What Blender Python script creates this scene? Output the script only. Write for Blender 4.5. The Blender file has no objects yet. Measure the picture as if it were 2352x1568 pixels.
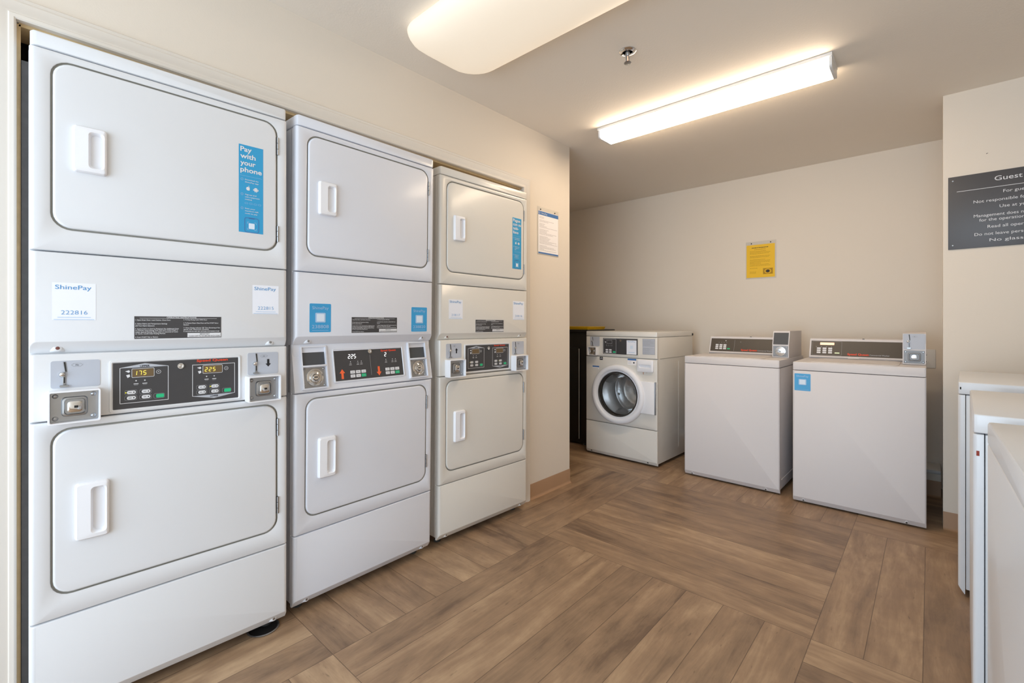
import bpy, bmesh, math, random
from mathutils import Matrix, Vector
random.seed(4)
PI = math.pi
S = bpy.context.scene
COL = S.collection

# ------------------------------------------------------------------ camera
cam = bpy.data.cameras.new('camera'); cam_o = bpy.data.objects.new('camera', cam); COL.objects.link(cam_o)
cam.sensor_width = 36.0; cam.sensor_fit = 'HORIZONTAL'
cam.lens = 1060.07 / 2352 * 36.0
cam.shift_y = -(784 - 741.77) / 2352
cam.clip_start = 0.02
cam_o.location = (0, 0, 1.1639)
cam_o.rotation_euler = (PI / 2, 0, math.radians(42.1631) - PI / 2)
S.camera = cam_o

# ------------------------------------------------------------------ world, daylight, exposure
W = bpy.data.worlds.new('world'); S.world = W; W.use_nodes = True
bg = W.node_tree.nodes['Background']; bg.inputs[0].default_value = (0.80, 0.90, 1.0, 1); bg.inputs[1].default_value = 1.0
LENS2_EMIT = 19.5
LENS1_EMIT = 1.0
def area(name, loc, rot, sx, sy, power, col):
    l = bpy.data.lights.new(name, 'AREA'); l.shape = 'RECTANGLE'; l.size = sx; l.size_y = sy; l.energy = power; l.color = col
    o = bpy.data.objects.new(name, l); COL.objects.link(o); o.location = loc; o.rotation_euler = rot; return o
area('entrance_daylight', (-1.86, 0.50, 1.2), (PI / 2, 0, -PI / 2), 2.5, 2.2, 84, (0.68, 0.84, 1.0))
S.view_settings.view_transform = 'Standard'; S.view_settings.look = 'None'
S.view_settings.gamma = 1; S.view_settings.use_curve_mapping = False
S.view_settings.exposure = 0.08

# ------------------------------------------------------------------ materials
def lin(c):
    return tuple(((v / 255) / 12.92 if v / 255 <= .04045 else (((v / 255) + .055) / 1.055) ** 2.4) for v in c) + (1,)
MATS = {}
def mat(name, rgb, rough=.5, metal=0, coat=0, emit=0, bump=None, var=None, alpha=None, trans=0, emitcol=None):
    m = bpy.data.materials.new(name); m.use_nodes = True; nt = m.node_tree; b = nt.nodes['Principled BSDF']
    c = lin(rgb)
    b.inputs['Base Color'].default_value = c; b.inputs['Roughness'].default_value = rough; b.inputs['Metallic'].default_value = metal
    b.inputs['Coat Weight'].default_value = coat; b.inputs['Coat Roughness'].default_value = .14
    b.inputs['Transmission Weight'].default_value = trans
    if emit:
        b.inputs['Emission Color'].default_value = lin(emitcol or rgb); b.inputs['Emission Strength'].default_value = emit
    if bump or var:
        tc = nt.nodes.new('ShaderNodeTexCoord')
    if bump:
        sc, st, dist = bump
        n = nt.nodes.new('ShaderNodeTexNoise'); n.inputs['Scale'].default_value = sc; n.inputs['Detail'].default_value = 3
        bp = nt.nodes.new('ShaderNodeBump'); bp.inputs['Strength'].default_value = st; bp.inputs['Distance'].default_value = dist
        nt.links.new(tc.outputs['Object'], n.inputs['Vector']); nt.links.new(n.outputs['Fac'], bp.inputs['Height'])
        nt.links.new(bp.outputs['Normal'], b.inputs['Normal'])
    if var:
        sc, amt = var
        n = nt.nodes.new('ShaderNodeTexNoise'); n.inputs['Scale'].default_value = sc; n.inputs['Detail'].default_value = 4
        mx = nt.nodes.new('ShaderNodeMix'); mx.data_type = 'RGBA'
        mx.inputs['A'].default_value = tuple(v * (1 - amt) for v in c[:3]) + (1,)
        mx.inputs['B'].default_value = tuple(min(1, v * (1 + amt)) for v in c[:3]) + (1,)
        nt.links.new(tc.outputs['Object'], n.inputs['Vector']); nt.links.new(n.outputs['Fac'], mx.inputs['Factor'])
        nt.links.new(mx.outputs['Result'], b.inputs['Base Color'])
    MATS[name] = m
    return m
mat('wall', (228, 217, 203), .62, bump=(170, .12, .002), var=(2.2, .012))
mat('ceiling', (240, 231, 219), .8, bump=(150, .22, .003), var=(3, .01))
mat('casing', (226, 218, 208), .45, var=(8, .01))
mat('trim', (224, 223, 222), .4, var=(8, .01))
mat('bare_wood', (205, 178, 135), .8, var=(40, .15))
mat('cove_base', (168, 132, 100), .55, var=(9, .05))
mat('closet', (150, 140, 128), .85, var=(12, .1))
mat('enamel', (223, 224, 227), .38, coat=.3, var=(3, .008))
mat('enamel_cool', (222, 224, 232), .36, coat=.35, var=(3, .008))
mat('enamel_satin', (216, 211, 211), .55, coat=.0, var=(3, .008))
mat('enamel_warm', (222, 218, 211), .38, coat=.35, var=(3, .01))
mat('plastic_white', (238, 238, 242), .38)
mat('gap', (168, 165, 157), .8)
mat('filler', (74, 72, 72), .6, var=(35, .25))
mat('seam_dark', (40, 38, 36), .8)
mat('steel', (172, 174, 177), .36, 1, var=(30, .06))
mat('steel_dull', (150, 151, 153), .58, .85)
mat('chrome', (225, 225, 225), .12, 1)
mat('plate_grey', (184, 188, 198), .45)
mat('overlay', (66, 65, 67), .38)
mat('overlay_brown', (78, 70, 62), .38)
mat('blank_black', (72, 74, 78), .5, var=(60, .05))
mat('white_print', (225, 225, 228), .6)
mat('grey_print', (150, 150, 152), .6)
mat('black_print', (30, 30, 34), .6)
mat('dark', (22, 21, 21), .6)
mat('black_gloss', (26, 24, 22), .32, var=(7, .1))
mat('red_print', (236, 78, 48), .5)
mat('orange_print', (245, 106, 58), .5)
mat('green_key', (38, 190, 130), .45)
mat('led', (110, 90, 62), .4)
mat('led_digit', (235, 215, 90), .4, emit=.6)
mat('led_white', (250, 250, 252), .4, emit=.9)
mat('led_amber', (255, 205, 172), .4, emit=.8)
mat('pale_key', (214, 226, 186), .4, emit=.3)
mat('led_dot', (240, 230, 30), .4, emit=.5)
mat('sticker_white', (240, 242, 250), .4)
mat('sticker_blue', (62, 160, 214), .38, var=(6, .12))
mat('sticker_teal', (52, 158, 208), .38)
mat('blue_print', (80, 150, 205), .5)
mat('pale_print', (170, 200, 232), .5)
mat('pale_blue', (222, 234, 248), .5)
mat('navy_print', (72, 118, 178), .5)
mat('paper', (246, 242, 242), .6)
mat('paper_text', (190, 182, 184), .7)
mat('yellow_paper', (240, 192, 34), .6)
mat('yellow_text', (176, 134, 20), .7)
mat('yellow_plastic', (222, 176, 28), .45)
mat('sign_grey', (78, 77, 80), .42)
mat('rubber', (60, 58, 56), .7)
mat('rust', (180, 110, 60), .8)
mat('rust_dark', (112, 66, 58), .7)
mat('red_chip', (150, 60, 45), .7)
mat('drum', (226, 226, 226), .26, .8, var=(5, .05))
mat('shelf_pipe', (190, 188, 184), .5)
mat('lens_bright', (255, 255, 255), .4, emit=LENS2_EMIT, emitcol=(255, 231, 200))
mat('lens_soft', (222, 212, 196), .5, emit=LENS1_EMIT * .46, emitcol=(255, 238, 214))
mat('acrylic', (238, 230, 218), .15, trans=.3)
mat('door_glass', (244, 244, 244), .03, trans=1.0)
MATS['acrylic'].node_tree.nodes['Principled BSDF'].inputs['IOR'].default_value = 1.15
MATS['door_glass'].node_tree.nodes['Principled BSDF'].inputs['IOR'].default_value = 1.3

def floor_material():
    m = bpy.data.materials.new('vinyl_plank'); m.use_nodes = True; nt = m.node_tree; N = nt.nodes; L = nt.links
    b = N['Principled BSDF']
    tc = N.new('ShaderNodeTexCoord'); sep = N.new('ShaderNodeSeparateXYZ'); L.new(tc.outputs['Object'], sep.inputs[0])
    def M(op, a, c=None, d=None):
        n = N.new('ShaderNodeMath'); n.operation = op
        for i, v in enumerate((a, c, d)):
            if v is None: continue
            if hasattr(v, 'is_linked'): L.new(v, n.inputs[i])
            else: n.inputs[i].default_value = v
        return n.outputs[0]
    BX, BY = 1.22, 1.23
    x = M('SUBTRACT', sep.outputs[0], .780); y = M('SUBTRACT', sep.outputs[1], .325)
    fx = M('DIVIDE', x, BX); fy = M('DIVIDE', y, BY)
    bx = M('FLOOR', fx); by = M('FLOOR', fy)
    par = M('FLOORED_MODULO', M('ADD', bx, by), 2.0)         # 0: planks along x, 1: planks along y
    lx = M('FRACT', fx); ly = M('FRACT', fy)
    def mix(p, a, c): return M('ADD', M('MULTIPLY', M('SUBTRACT', 1.0, p), a), M('MULTIPLY', p, c))
    v = mix(par, ly, lx)                                      # across planks 0..1
    u = mix(par, sep.outputs[0], sep.outputs[1])              # along, metres
    uu = mix(par, lx, ly)
    w = mix(par, sep.outputs[1], sep.outputs[0])
    pid = M('FLOOR', M('MULTIPLY', v, 8.0)); pf = M('FRACT', M('MULTIPLY', v, 8.0))
    seed = M('ADD', M('ADD', M('MULTIPLY', pid, 7.31), M('MULTIPLY', bx, 31.7)), M('MULTIPLY', by, 57.3))
    wn = N.new('ShaderNodeTexWhiteNoise'); wn.noise_dimensions = '1D'; L.new(seed, wn.inputs['W'])
    rnd = wn.outputs['Value']
    def noise(su, sw, scale, detail, off, dist=0.0, rough=.55):
        cb = N.new('ShaderNodeCombineXYZ'); L.new(M('MULTIPLY', u, su), cb.inputs[0]); L.new(M('MULTIPLY', w, sw), cb.inputs[1])
        L.new(M('ADD', M('MULTIPLY', rnd, 40.0), off), cb.inputs[2])
        n = N.new('ShaderNodeTexNoise'); n.inputs['Scale'].default_value = scale; n.inputs['Detail'].default_value = detail
        n.inputs['Distortion'].default_value = dist; n.inputs['Roughness'].default_value = rough
        L.new(cb.outputs[0], n.inputs['Vector']); return n.outputs['Fac']
    n1 = noise(1.0, 5.0, 1.5, 5, 0.0, 1.0, .6)       # broad cloudy figure
    n2 = noise(1.6, 15, 3.2, 8, 9.0, 1.2, .68)    # grain streaks
    n3 = noise(2.0, 2.6, 5, 3, 5.0)             # blotches
    f = M('ADD', M('ADD', M('MULTIPLY', n1, .62), M('MULTIPLY', n2, .22)), M('MULTIPLY', n3, .22))
    f = M('ADD', f, M('MULTIPLY', M('SUBTRACT', rnd, .5), .13))
    cr = N.new('ShaderNodeValToRGB'); L.new(f, cr.inputs[0]); e = cr.color_ramp.elements
    e[0].position = .36; e[0].color = lin((112, 88, 69)); e[1].position = .74; e[1].color = lin((190, 160, 127))
    for p, c in ((.45, (136, 110, 86)), (.54, (152, 123, 96)), (.63, (170, 141, 111))):
        k = cr.color_ramp.elements.new(p); k.color = lin(c)
    # knots / dark flecks
    fl = noise(9, 40, 2.2, 2, 3.0)
    flm = N.new('ShaderNodeMapRange'); L.new(fl, flm.inputs['Value']); flm.inputs['From Min'].default_value = .67; flm.inputs['From Max'].default_value = .80
    flm.inputs['To Min'].default_value = 0; flm.inputs['To Max'].default_value = .45
    # seams
    ed = M('MINIMUM', pf, M('SUBTRACT', 1.0, pf)); s1 = M('LESS_THAN', ed, .0085)
    ed2 = M('MINIMUM', uu, M('SUBTRACT', 1.0, uu)); s2 = M('LESS_THAN', ed2, .0011)
    sm = M('MULTIPLY', M('MAXIMUM', s1, s2), .62)
    k = M('SUBTRACT', 1.0, M('MAXIMUM', sm, flm.outputs[0]))
    mx = N.new('ShaderNodeMix'); mx.data_type = 'RGBA'; mx.inputs['A'].default_value = lin((62, 42, 30))
    L.new(cr.outputs[0], mx.inputs['B']); L.new(k, mx.inputs['Factor']); L.new(mx.outputs['Result'], b.inputs['Base Color'])
    rr = M('ADD', .36, M('MULTIPLY', n3, .16)); L.new(rr, b.inputs['Roughness'])
    bp = N.new('ShaderNodeBump'); bp.inputs['Strength'].default_value = .12; bp.inputs['Distance'].default_value = .002
    L.new(M('ADD', M('MULTIPLY', n2, .5), k), bp.inputs['Height']); L.new(bp.outputs[0], b.inputs['Normal'])
    MATS['floor'] = m
floor_material()

# ------------------------------------------------------------------ mesh builder
_txt = {}
def text_geo(s, bold):
    key = (s, bold)
    if key in _txt: return _txt[key]
    c = bpy.data.curves.new('t', 'FONT'); c.body = s; c.size = 1; c.align_x = 'LEFT'; c.align_y = 'BOTTOM_BASELINE'
    c.resolution_u = 3; c.offset = bold
    o = bpy.data.objects.new('t', c); COL.objects.link(o)
    dg = bpy.context.evaluated_depsgraph_get(); dg.update()
    me = bpy.data.meshes.new_from_object(o.evaluated_get(dg))
    vs = [tuple(v.co) for v in me.vertices]; fs = [tuple(p.vertices) for p in me.polygons]
    bpy.data.objects.remove(o); bpy.data.meshes.remove(me); bpy.data.curves.remove(c)
    xs = [v[0] for v in vs]
    _txt[key] = (vs, fs, min(xs), max(xs))
    return _txt[key]

class B:
    """collects geometry of one mesh. local frame: x along the front, y into the thing, z up"""
    def __init__(s): s.v = []; s.f = []; s.mi = []; s.mats = []; s.xf = None
    def m(s, name):
        if name not in s.mats: s.mats.append(name)
        return s.mats.index(name)
    def add(s, vs, fs, mt):
        n = len(s.v); i = s.m(mt)
        if s.xf is not None: vs = [tuple(s.xf @ Vector(v)) for v in vs]
        s.v += vs
        for f in fs: s.f.append(tuple(a + n for a in f)); s.mi.append(i)
    def bmadd(s, bm, mt):
        bm.verts.ensure_lookup_table(); bm.verts.index_update()
        s.add([tuple(v.co) for v in bm.verts], [tuple(v.index for v in f.verts) for f in bm.faces], mt); bm.free()
    def box(s, x0, x1, y0, y1, z0, z1, mt, bev=0, seg=2):
        bm = bmesh.new(); bmesh.ops.create_cube(bm, size=1)
        for v in bm.verts:
            v.co = ((x0 + x1) / 2 + v.co.x * (x1 - x0), (y0 + y1) / 2 + v.co.y * (y1 - y0), (z0 + z1) / 2 + v.co.z * (z1 - z0))
        if bev: bmesh.ops.bevel(bm, geom=bm.edges[:], offset=bev, segments=seg, affect='EDGES', profile=.5, clamp_overlap=True)
        s.bmadd(bm, mt); return s
    def loft(s, loops, mt, cap0=False, cap1=True, n=4):
        """loops: (x0,x1,z0,z1,r,y) rounded rectangles facing -y"""
        vs = []; k = 4 * (n + 1)
        for (x0, x1, z0, z1, r, y) in loops:
            r = max(1e-5, min(r, (x1 - x0) / 2 - 1e-5, (z1 - z0) / 2 - 1e-5))
            for (cx, cz, a0) in ((x1 - r, z1 - r, 0), (x0 + r, z1 - r, 90), (x0 + r, z0 + r, 180), (x1 - r, z0 + r, 270)):
                for j in range(n + 1):
                    a = math.radians(a0 + 90 * j / n); vs.append((cx + r * math.cos(a), y, cz + r * math.sin(a)))
        s._skin(vs, len(loops), k, cap0, cap1, mt); return s
    def _skin(s, vs, nl, k, cap0, cap1, mt):
        fs = []
        for l in range(nl - 1):
            for j in range(k):
                a = l * k + j; b = l * k + (j + 1) % k; fs.append((a, b, b + k, a + k))
        if cap0: fs.append(tuple(range(k)))
        if cap1: fs.append(tuple(range((nl - 1) * k, nl * k)))
        s.add(vs, fs, mt)
    def rev(s, cx, cz, prof, mt, seg=32, cap0=False, cap1=True, sx=1, sz=1):
        """rings (r,y) about an axis along y"""
        vs = []
        for r, y in prof:
            for j in range(seg):
                a = 2 * PI * j / seg; vs.append((cx + r * sx * math.cos(a), y, cz + r * sz * math.sin(a)))
        s._skin(vs, len(prof), seg, cap0, cap1, mt); return s
    def revz(s, cx, cy, prof, mt, seg=28, cap0=True, cap1=True):
        vs = []
        for r, z in prof:
            for j in range(seg):
                a = 2 * PI * j / seg; vs.append((cx + r * math.cos(a), cy + r * math.sin(a), z))
        s._skin(vs, len(prof), seg, cap0, cap1, mt); return s
    def extr(s, prof, x0, x1, mt):
        """prof: (y,z) outline extruded along x"""
        k = len(prof); vs = [(x0, y, z) for y, z in prof] + [(x1, y, z) for y, z in prof]
        fs = [(j, (j + 1) % k, (j + 1) % k + k, j + k) for j in range(k)] + [tuple(range(k)), tuple(range(k, 2 * k))]
        s.add(vs, fs, mt); return s
    def flat(s, x0, x1, z0, z1, y, mt, r=0):
        if r: return s.loft([(x0, x1, z0, z1, r, y + .0004), (x0, x1, z0, z1, r, y)], mt)
        s.add([(x0, y, z0), (x1, y, z0), (x1, y, z1), (x0, y, z1)], [(0, 1, 2, 3)], mt); return s
    def poly(s, pts, y, mt, th=0):
        if not th: s.add([(a, y, c) for a, c in pts], [tuple(range(len(pts)))], mt); return s
        k = len(pts); vs = [(a, y, c) for a, c in pts] + [(a, y + th, c) for a, c in pts]
        s.add(vs, [tuple(range(k)), tuple(range(k, 2 * k))] + [(j, (j + 1) % k, (j + 1) % k + k, j + k) for j in range(k)], mt); return s
    def ring(s, x0, x1, z0, z1, w, y, mt, r=.004):
        s.loft([(x0, x1, z0, z1, r, y), (x0 + w, x1 - w, z0 + w, z1 - w, max(r - w, .0005), y)], mt, cap1=False); return s
    def text(s, t, x, z, y, h, mt, align='C', bold=0.0, width=None):
        """h = cap height; width forces the length"""
        vs, fs, a, b = text_geo(t, bold)
        k = h / .73; kx = k if not width else width / (b - a)
        off = -a * kx if align == 'L' else (-(a + b) / 2 * kx if align == 'C' else -b * kx)
        s.add([(x + off + v[0] * kx, y, z + v[1] * k) for v in vs], fs, mt); return s
    def obj(s, name, parent=None, label=None, smooth=True, loc=None):
        me = bpy.data.meshes.new(name); me.from_pydata(s.v, [], s.f)
        for m_ in s.mats: me.materials.append(MATS[m_])
        me.polygons.foreach_set('material_index', s.mi)
        bm = bmesh.new(); bm.from_mesh(me); bmesh.ops.remove_doubles(bm, verts=bm.verts, dist=1e-6)
        bmesh.ops.recalc_face_normals(bm, faces=bm.faces); bm.to_mesh(me); bm.free()
        if smooth:
            me.polygons.foreach_set('use_smooth', [True] * len(me.polygons)); me.set_sharp_from_angle(angle=math.radians(38))
        o = bpy.data.objects.new(name, me); COL.objects.link(o)
        if parent: o.parent = parent
        if label: o['label'] = label
        if loc: o.location = loc
        return o

def thing(name, label, cat, loc, rot=(0, 0, 0), group=None):
    o = bpy.data.objects.new(name, None); COL.objects.link(o); o.empty_display_size = .1
    o.location = loc; o.rotation_euler = rot; o['label'] = label; o['category'] = cat
    if group: o['group'] = group
    return o
def tag(o, label, cat, group=None):
    o['label'] = label; o['category'] = cat
    if group: o['group'] = group
    return o
def struct(o): o['kind'] = 'structure'; return o
def tilt(ox, oy, oz, ang): return Matrix.Translation((ox, oy, oz)) @ Matrix.Rotation(ang, 4, 'X')

# ------------------------------------------------------------------ room shell
WY = 1.958; CZ = 2.450; BX = 4.42; PX = 3.58; RY = -0.92; XB = -1.9; HY = 3.9; AY = -0.055
OX0, OX1, OZ = .032, 2.262, 2.035          # dryer recess opening
b = B(); b.box(XB - .1, BX + .1, RY - .1, HY + .1, -.1, 0, 'floor'); struct(b.obj('floor', smooth=False))
b = B(); b.box(XB - .1, BX + .1, RY - .1, HY + .1, CZ, CZ + .1, 'ceiling'); struct(b.obj('ceiling', smooth=False))
T = .12
b = B()
b.box(XB, OX0 - .004, WY, WY + T, 0, CZ, 'wall'); b.box(OX1 + .004, 2.79, WY, WY + T, 0, CZ, 'wall')
b.box(OX0 - .004, OX1 + .004, WY, WY + T, OZ + .004, CZ, 'wall')
b.box(2.67, 2.79, WY + T, HY, 0, CZ, 'wall')
struct(b.obj('wall_left', smooth=False))
b = B(); b.box(BX, BX + .1, AY - .1, HY, 0, CZ, 'wall'); struct(b.obj('wall_back', smooth=False))
b = B(); b.box(PX, PX + .12, RY - .1, AY, 0, CZ, 'wall'); b.box(PX + .12, BX, RY - .1, AY - .06, 0, CZ, 'wall'); struct(b.obj('wall_pier', smooth=False))
b = B(); b.box(XB - .1, PX, RY - .1, RY, 0, CZ, 'wall'); struct(b.obj('wall_right', smooth=False))
b = B(); b.box(2.79, BX + .1, HY, HY + .1, 0, CZ, 'wall'); struct(b.obj('wall_hall', smooth=False))
b = B()      # front wall behind the camera, with the wide daylight entrance
b.box(XB - .1, XB, RY, -.8, 0, CZ, 'wall'); b.box(XB - .1, XB, 1.8, WY + T, 0, CZ, 'wall'); b.box(XB - .1, XB, -.8, 1.8, 2.36, CZ, 'wall')
struct(b.obj('wall_front', smooth=False))
b = B()      # closet that the dryers stand in
b.box(OX0 - .05, OX0 - .004, WY + T, 2.84, 0, OZ + .3, 'closet'); b.box(OX1 + .03, OX1 + .1, WY + T, 2.84, 0, OZ + .3, 'closet')
b.box(OX0 - .05, OX1 + .1, 2.80, 2.86, 0, OZ + .3, 'closet'); b.box(OX0 - .05, OX1 + .1, WY + T, 2.84, OZ + .28, OZ + .33, 'closet')
struct(b.obj('wall_closet', smooth=False))
# jamb liner, raw wood edge strip and moulded casing
b = B()
b.box(OX0 - .004, OX0 + .004, WY + .010, WY + T, 0, OZ, 'bare_wood'); b.box(OX1 - .004, OX1 + .004, WY + .010, WY + T, 0, OZ, 'trim')
b.box(OX0, OX1, WY + .010, WY + T, OZ - .006, OZ + .004, 'bare_wood')
struct(b.obj('trim_1', smooth=False))
b = B(); b.box(.037, .0515, 1.962, 1.982, 0, 1.93, 'filler'); struct(b.obj('trim_5', smooth=False))
def casing():
    b = B()
    prof = [(0.0, 0.0), (0.0, -.010), (.004, -.014), (.013, -.0145), (.016, -.011), (.022, -.0115), (.034, -.017), (.046, -.019), (.052, -.014), (.060, -.016), (.063, -.012), (.063, 0)]
    path = [(OX0 - .006, 0, -1, 0), (OX0 - .006, OZ + .004, -1, 1), (OX1 + .0, OZ + .004, 1, 1), (OX1 + .0, 0, 1, 0)]
    vs = []
    for (x, z, dx, dz) in path:
        for (o, y) in prof: vs.append((x + dx * o, WY + y, z + dz * o))
    k = len(prof); fs = []
    for l in range(3):
        for j in range(k): a = l * k + j; c = l * k + (j + 1) % k; fs.append((a, c, c + k, a + k))
    fs += [tuple(range(k)), tuple(range(3 * k, 4 * k))]
    b.add(vs, fs, 'casing'); return b.obj('trim_2')
struct(casing())
b = B()      # rough bare edge inside the casing, where the paint has torn away
pts = []
zz = 0.0
while zz < OZ:
    pts.append((OX0 + .001 + random.uniform(-.0012, .0012), zz)); zz += random.uniform(.02, .05)
b.poly([(OX0 - .012, 0)] + pts + [(OX0 + .001, OZ), (OX0 - .012, OZ)], WY + .0092, 'bare_wood', .004)
struct(b.obj('trim_3', smooth=False))
# cove baseboards
def cove(name, p0, p1, n, h=.098):
    b = B(); t = Vector((p1[0] - p0[0], p1[1] - p0[1], 0)); L = t.length; t.normalize(); nn = Vector((n[0], n[1], 0))
    prof = [(0, 0), (0, h), (.002, h + .001), (.004, h - .002), (.004, .016), (.007, .007), (.014, .002), (.02, .0)]
    vs = [tuple(Vector((p0[0], p0[1], 0)) + nn * o + Vector((0, 0, z))) for o, z in prof] + [tuple(Vector((p1[0], p1[1], 0)) + nn * o + Vector((0, 0, z))) for o, z in prof]
    k = len(prof); b.add(vs, [(j, (j + 1) % k, (j + 1) % k + k, j + k) for j in range(k)] + [tuple(range(k)), tuple(range(k, 2 * k))], 'cove_base')
    return struct(b.obj(name))
cove('baseboard_left', (OX1 + .066, WY), (2.792, WY), (0, -1))
cove('baseboard_hall', (2.79, WY), (2.79, HY), (1, 0))
cove('baseboard_pier', (PX, AY), (PX, RY), (-1, 0))
cove('baseboard_right', (XB, RY), (PX, RY), (0, 1))
cove('baseboard_front', (XB, 1.8), (XB, WY), (1, 0))
cove('baseboard_back', (4.20, AY), (4.20, 3.0), (-1, 0), .105)
b = B(); b.box(4.20, BX, AY, HY, 0, .155, 'wall'); b.box(4.188, BX, AY, HY, .155, .178, 'trim', .004); struct(b.obj('trim_4'))

# ------------------------------------------------------------------ ceiling fixtures
r = thing('ceiling_light', 'long narrow rectangular fluorescent ceiling light glowing bright white', 'ceiling light', (2.725, .985, CZ))
b = B(); b.box(-.091, .091, -.642, .642, -.017, 0, 'trim', .002); b.obj('base_pan', r)
b = B(); b.xf = None
prof = [(-.080, -.010), (-.080, -.052), (-.074, -.062), (-.064, -.066), (.064, -.066), (.074, -.062), (.080, -.052), (.080, -.010)]
k = len(prof); vs = [(x, -.628, z) for x, z in prof] + [(x, .628, z) for x, z in prof]
b.add(vs, [(j, j + 1, j + 1 + k, j + k) for j in range(k - 1)] + [(0, k - 1, 2 * k - 1, k)], 'lens_bright'); b.obj('diffuser', r, 'glowing white diffuser')
for sgn in (-1, 1):
    b = B(); y0, y1 = sorted((sgn * .628, sgn * .640))
    vs = [(x * 1.03, y0, z * 1.02) for x, z in prof] + [(x * 1.03, y1, z * 1.02) for x, z in prof]
    b.add(vs, [(j, (j + 1) % k, (j + 1) % k + k, j + k) for j in range(k)] + [tuple(range(k)), tuple(range(k, 2 * k))], 'trim'); b.obj('end_cap', r)

r = thing('ceiling_light', 'wide rounded cream ceiling light with a soft curved cover, nearest the dryers', 'ceiling light', (1.375, 1.06, CZ))
b = B()
loops = [(-.2, .2, -.62, .62, .06, 0), (-.214, .214, -.645, .645, .09, .010), (-.224, .224, -.657, .657, .11, .024), (-.226, .226, -.657, .657, .125, .040), (-.221, .221, -.650, .650, .13, .056), (-.208, .208, -.630, .630, .13, .072),
         (-.186, .186, -.600, .600, .125, .086), (-.155, .155, -.560, .560, .11, .097), (-.115, .115, -.50, .50, .09, .105), (-.05, .05, -.40, .40, .05, .110)]
b.xf = Matrix.Rotation(PI / 2, 4, 'X')        # local -y is up before the turn; loops grow downward
b.loft([(a, c, d, e, f, g) for a, c, d, e, f, g in loops], 'lens_soft', cap0=False, cap1=True, n=8)
vv = [(x, y, z) for x, y, z in b.v]
b.v = [(x, -y if False else y, -abs(z)) for x, y, z in vv]
b.obj('diffuser', r)
b = B(); b.box(-.2, .2, -.60, .60, -.006, 0, 'trim'); b.obj('base_pan', r)

r = thing('sprinkler', 'small chrome pendant fire sprinkler on the ceiling', 'sprinkler', (1.985, 1.06, CZ))
b = B(); b.revz(0, 0, [(.040, 0), (.040, -.003), (.034, -.008), (.024, -.010), (.022, -.006)], 'chrome', cap1=False); b.revz(0, 0, [(.022, -.004), (.012, -.004)], 'dark'); b.obj('escutcheon', r)
b = B(); b.revz(0, 0, [(.011, 0), (.011, -.022), (.008, -.026)], 'steel')
for sg in (-1, 1):
    b.box(sg * .011 - .0025, sg * .011 + .0025, -.003, .003, -.050, -.018, 'steel', .001)
b.box(-.013, .013, -.003, .003, -.054, -.049, 'steel', .001); b.revz(0, 0, [(.003, -.02), (.003, -.05)], 'led_amber', 10)
b.revz(0, 0, [(.016, -.0545), (.018, -.057), (.016, -.0585)], 'steel'); b.obj('frame', r)

# ------------------------------------------------------------------ shared machine pieces
def rect_panel(b, x0, x1, z0, z1, mt, y=0, th=.03, rx=.011, rz=.003, slope=None, hole=None, holer=.045, gapmt='gap'):
    """pressed steel front panel with rounded upright edges; slope = (height, depth) bevel at the bottom"""
    loops = []; ry = rx
    sl, sd = slope if slope else (0, 0)
    loops.append((x0, x1, z0, z1, .002, y + th)); 
    if slope: loops.append((x0, x1, z0, z1, .002, y + sd))
    for j in range(5):
        a = PI / 2 * j / 4; c = 1 - math.cos(a); yy = y + ry * (1 - math.sin(a))
        if slope: yy = min(yy, y + sd)
        zb = z0 + (sl * (1 - (yy - y) / sd) if slope else rz * c)
        loops.append((x0 + rx * c, x1 - rx * c, zb, z1 - rz * c, .003, yy))
    if hole:
        h0, h1, hz0, hz1 = hole; r_ = holer
        b.loft(loops + [(h0 - .004, h1 + .004, hz0 - .004, hz1 + .004, r_ + .004, y), (h0 - .001, h1 + .001, hz0 - .001, hz1 + .001, r_ + .001, y + .0015)], mt, cap1=False, n=6)
        b.loft([(h0 - .001, h1 + .001, hz0 - .001, hz1 + .001, r_ + .001, y + .0015), (h0, h1, hz0, hz1, r_, y + .004), (h0, h1, hz0, hz1, r_, y + .0085)], gapmt, cap1=True, n=6)
    else:
        b.loft(loops, mt, cap1=True, n=6)
def door_slab(b, x0, x1, z0, z1, r, mt, g=.0045, y=-.003):
    x0 += g; x1 -= g; z0 += g; z1 -= g
    b.loft([(x0, x1, z0, z1, r, .008), (x0, x1, z0, z1, r, y + .005), (x0 + .001, x1 - .001, z0 + .001, z1 - .001, r, y + .002), (x0 + .003, x1 - .003, z0 + .003, z1 - .003, r - .002, y + .0004), (x0 + .006, x1 - .006, z0 + .006, z1 - .006, r - .004, y)], mt, n=6)
def handle(parent, x0, x1, z0, z1, y=-.003):
    b = B(); d = (x1 - x0)
    b.loft([(x0, x1, z0, z1, .008, y), (x0 + .001, x1 - .001, z0 + .001, z1 - .001, .008, y - .009), (x0 + .004, x1 - .004, z0 + .004, z1 - .004, .007, y - .013),
            (x0 + d * .44, x1 - .007, z0 + .014, z1 - .014, .010, y - .0145), (x0 + d * .46, x1 - .009, z0 + .016, z1 - .016, .010, y - .012), (x0 + d * .52, x1 - .010, z0 + .020, z1 - .020, .012, y - .0005)], 'plastic_white', n=5)
    b.obj('handle', parent)
def hinge(parent, x, z0, z1, y=-.002):
    b = B(); n = 3
    for k in range(n):
        a = z0 + (z1 - z0) * k / n; c = z0 + (z1 - z0) * (k + 1) / n - .0015
        b.revz(x, y, [(.0036, a), (.0036, c)], 'steel', 10)
    b.box(x - .008, x + .001, y + .002, y + .004, z0, z1, 'seam_dark'); b.obj('hinge', parent)
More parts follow.
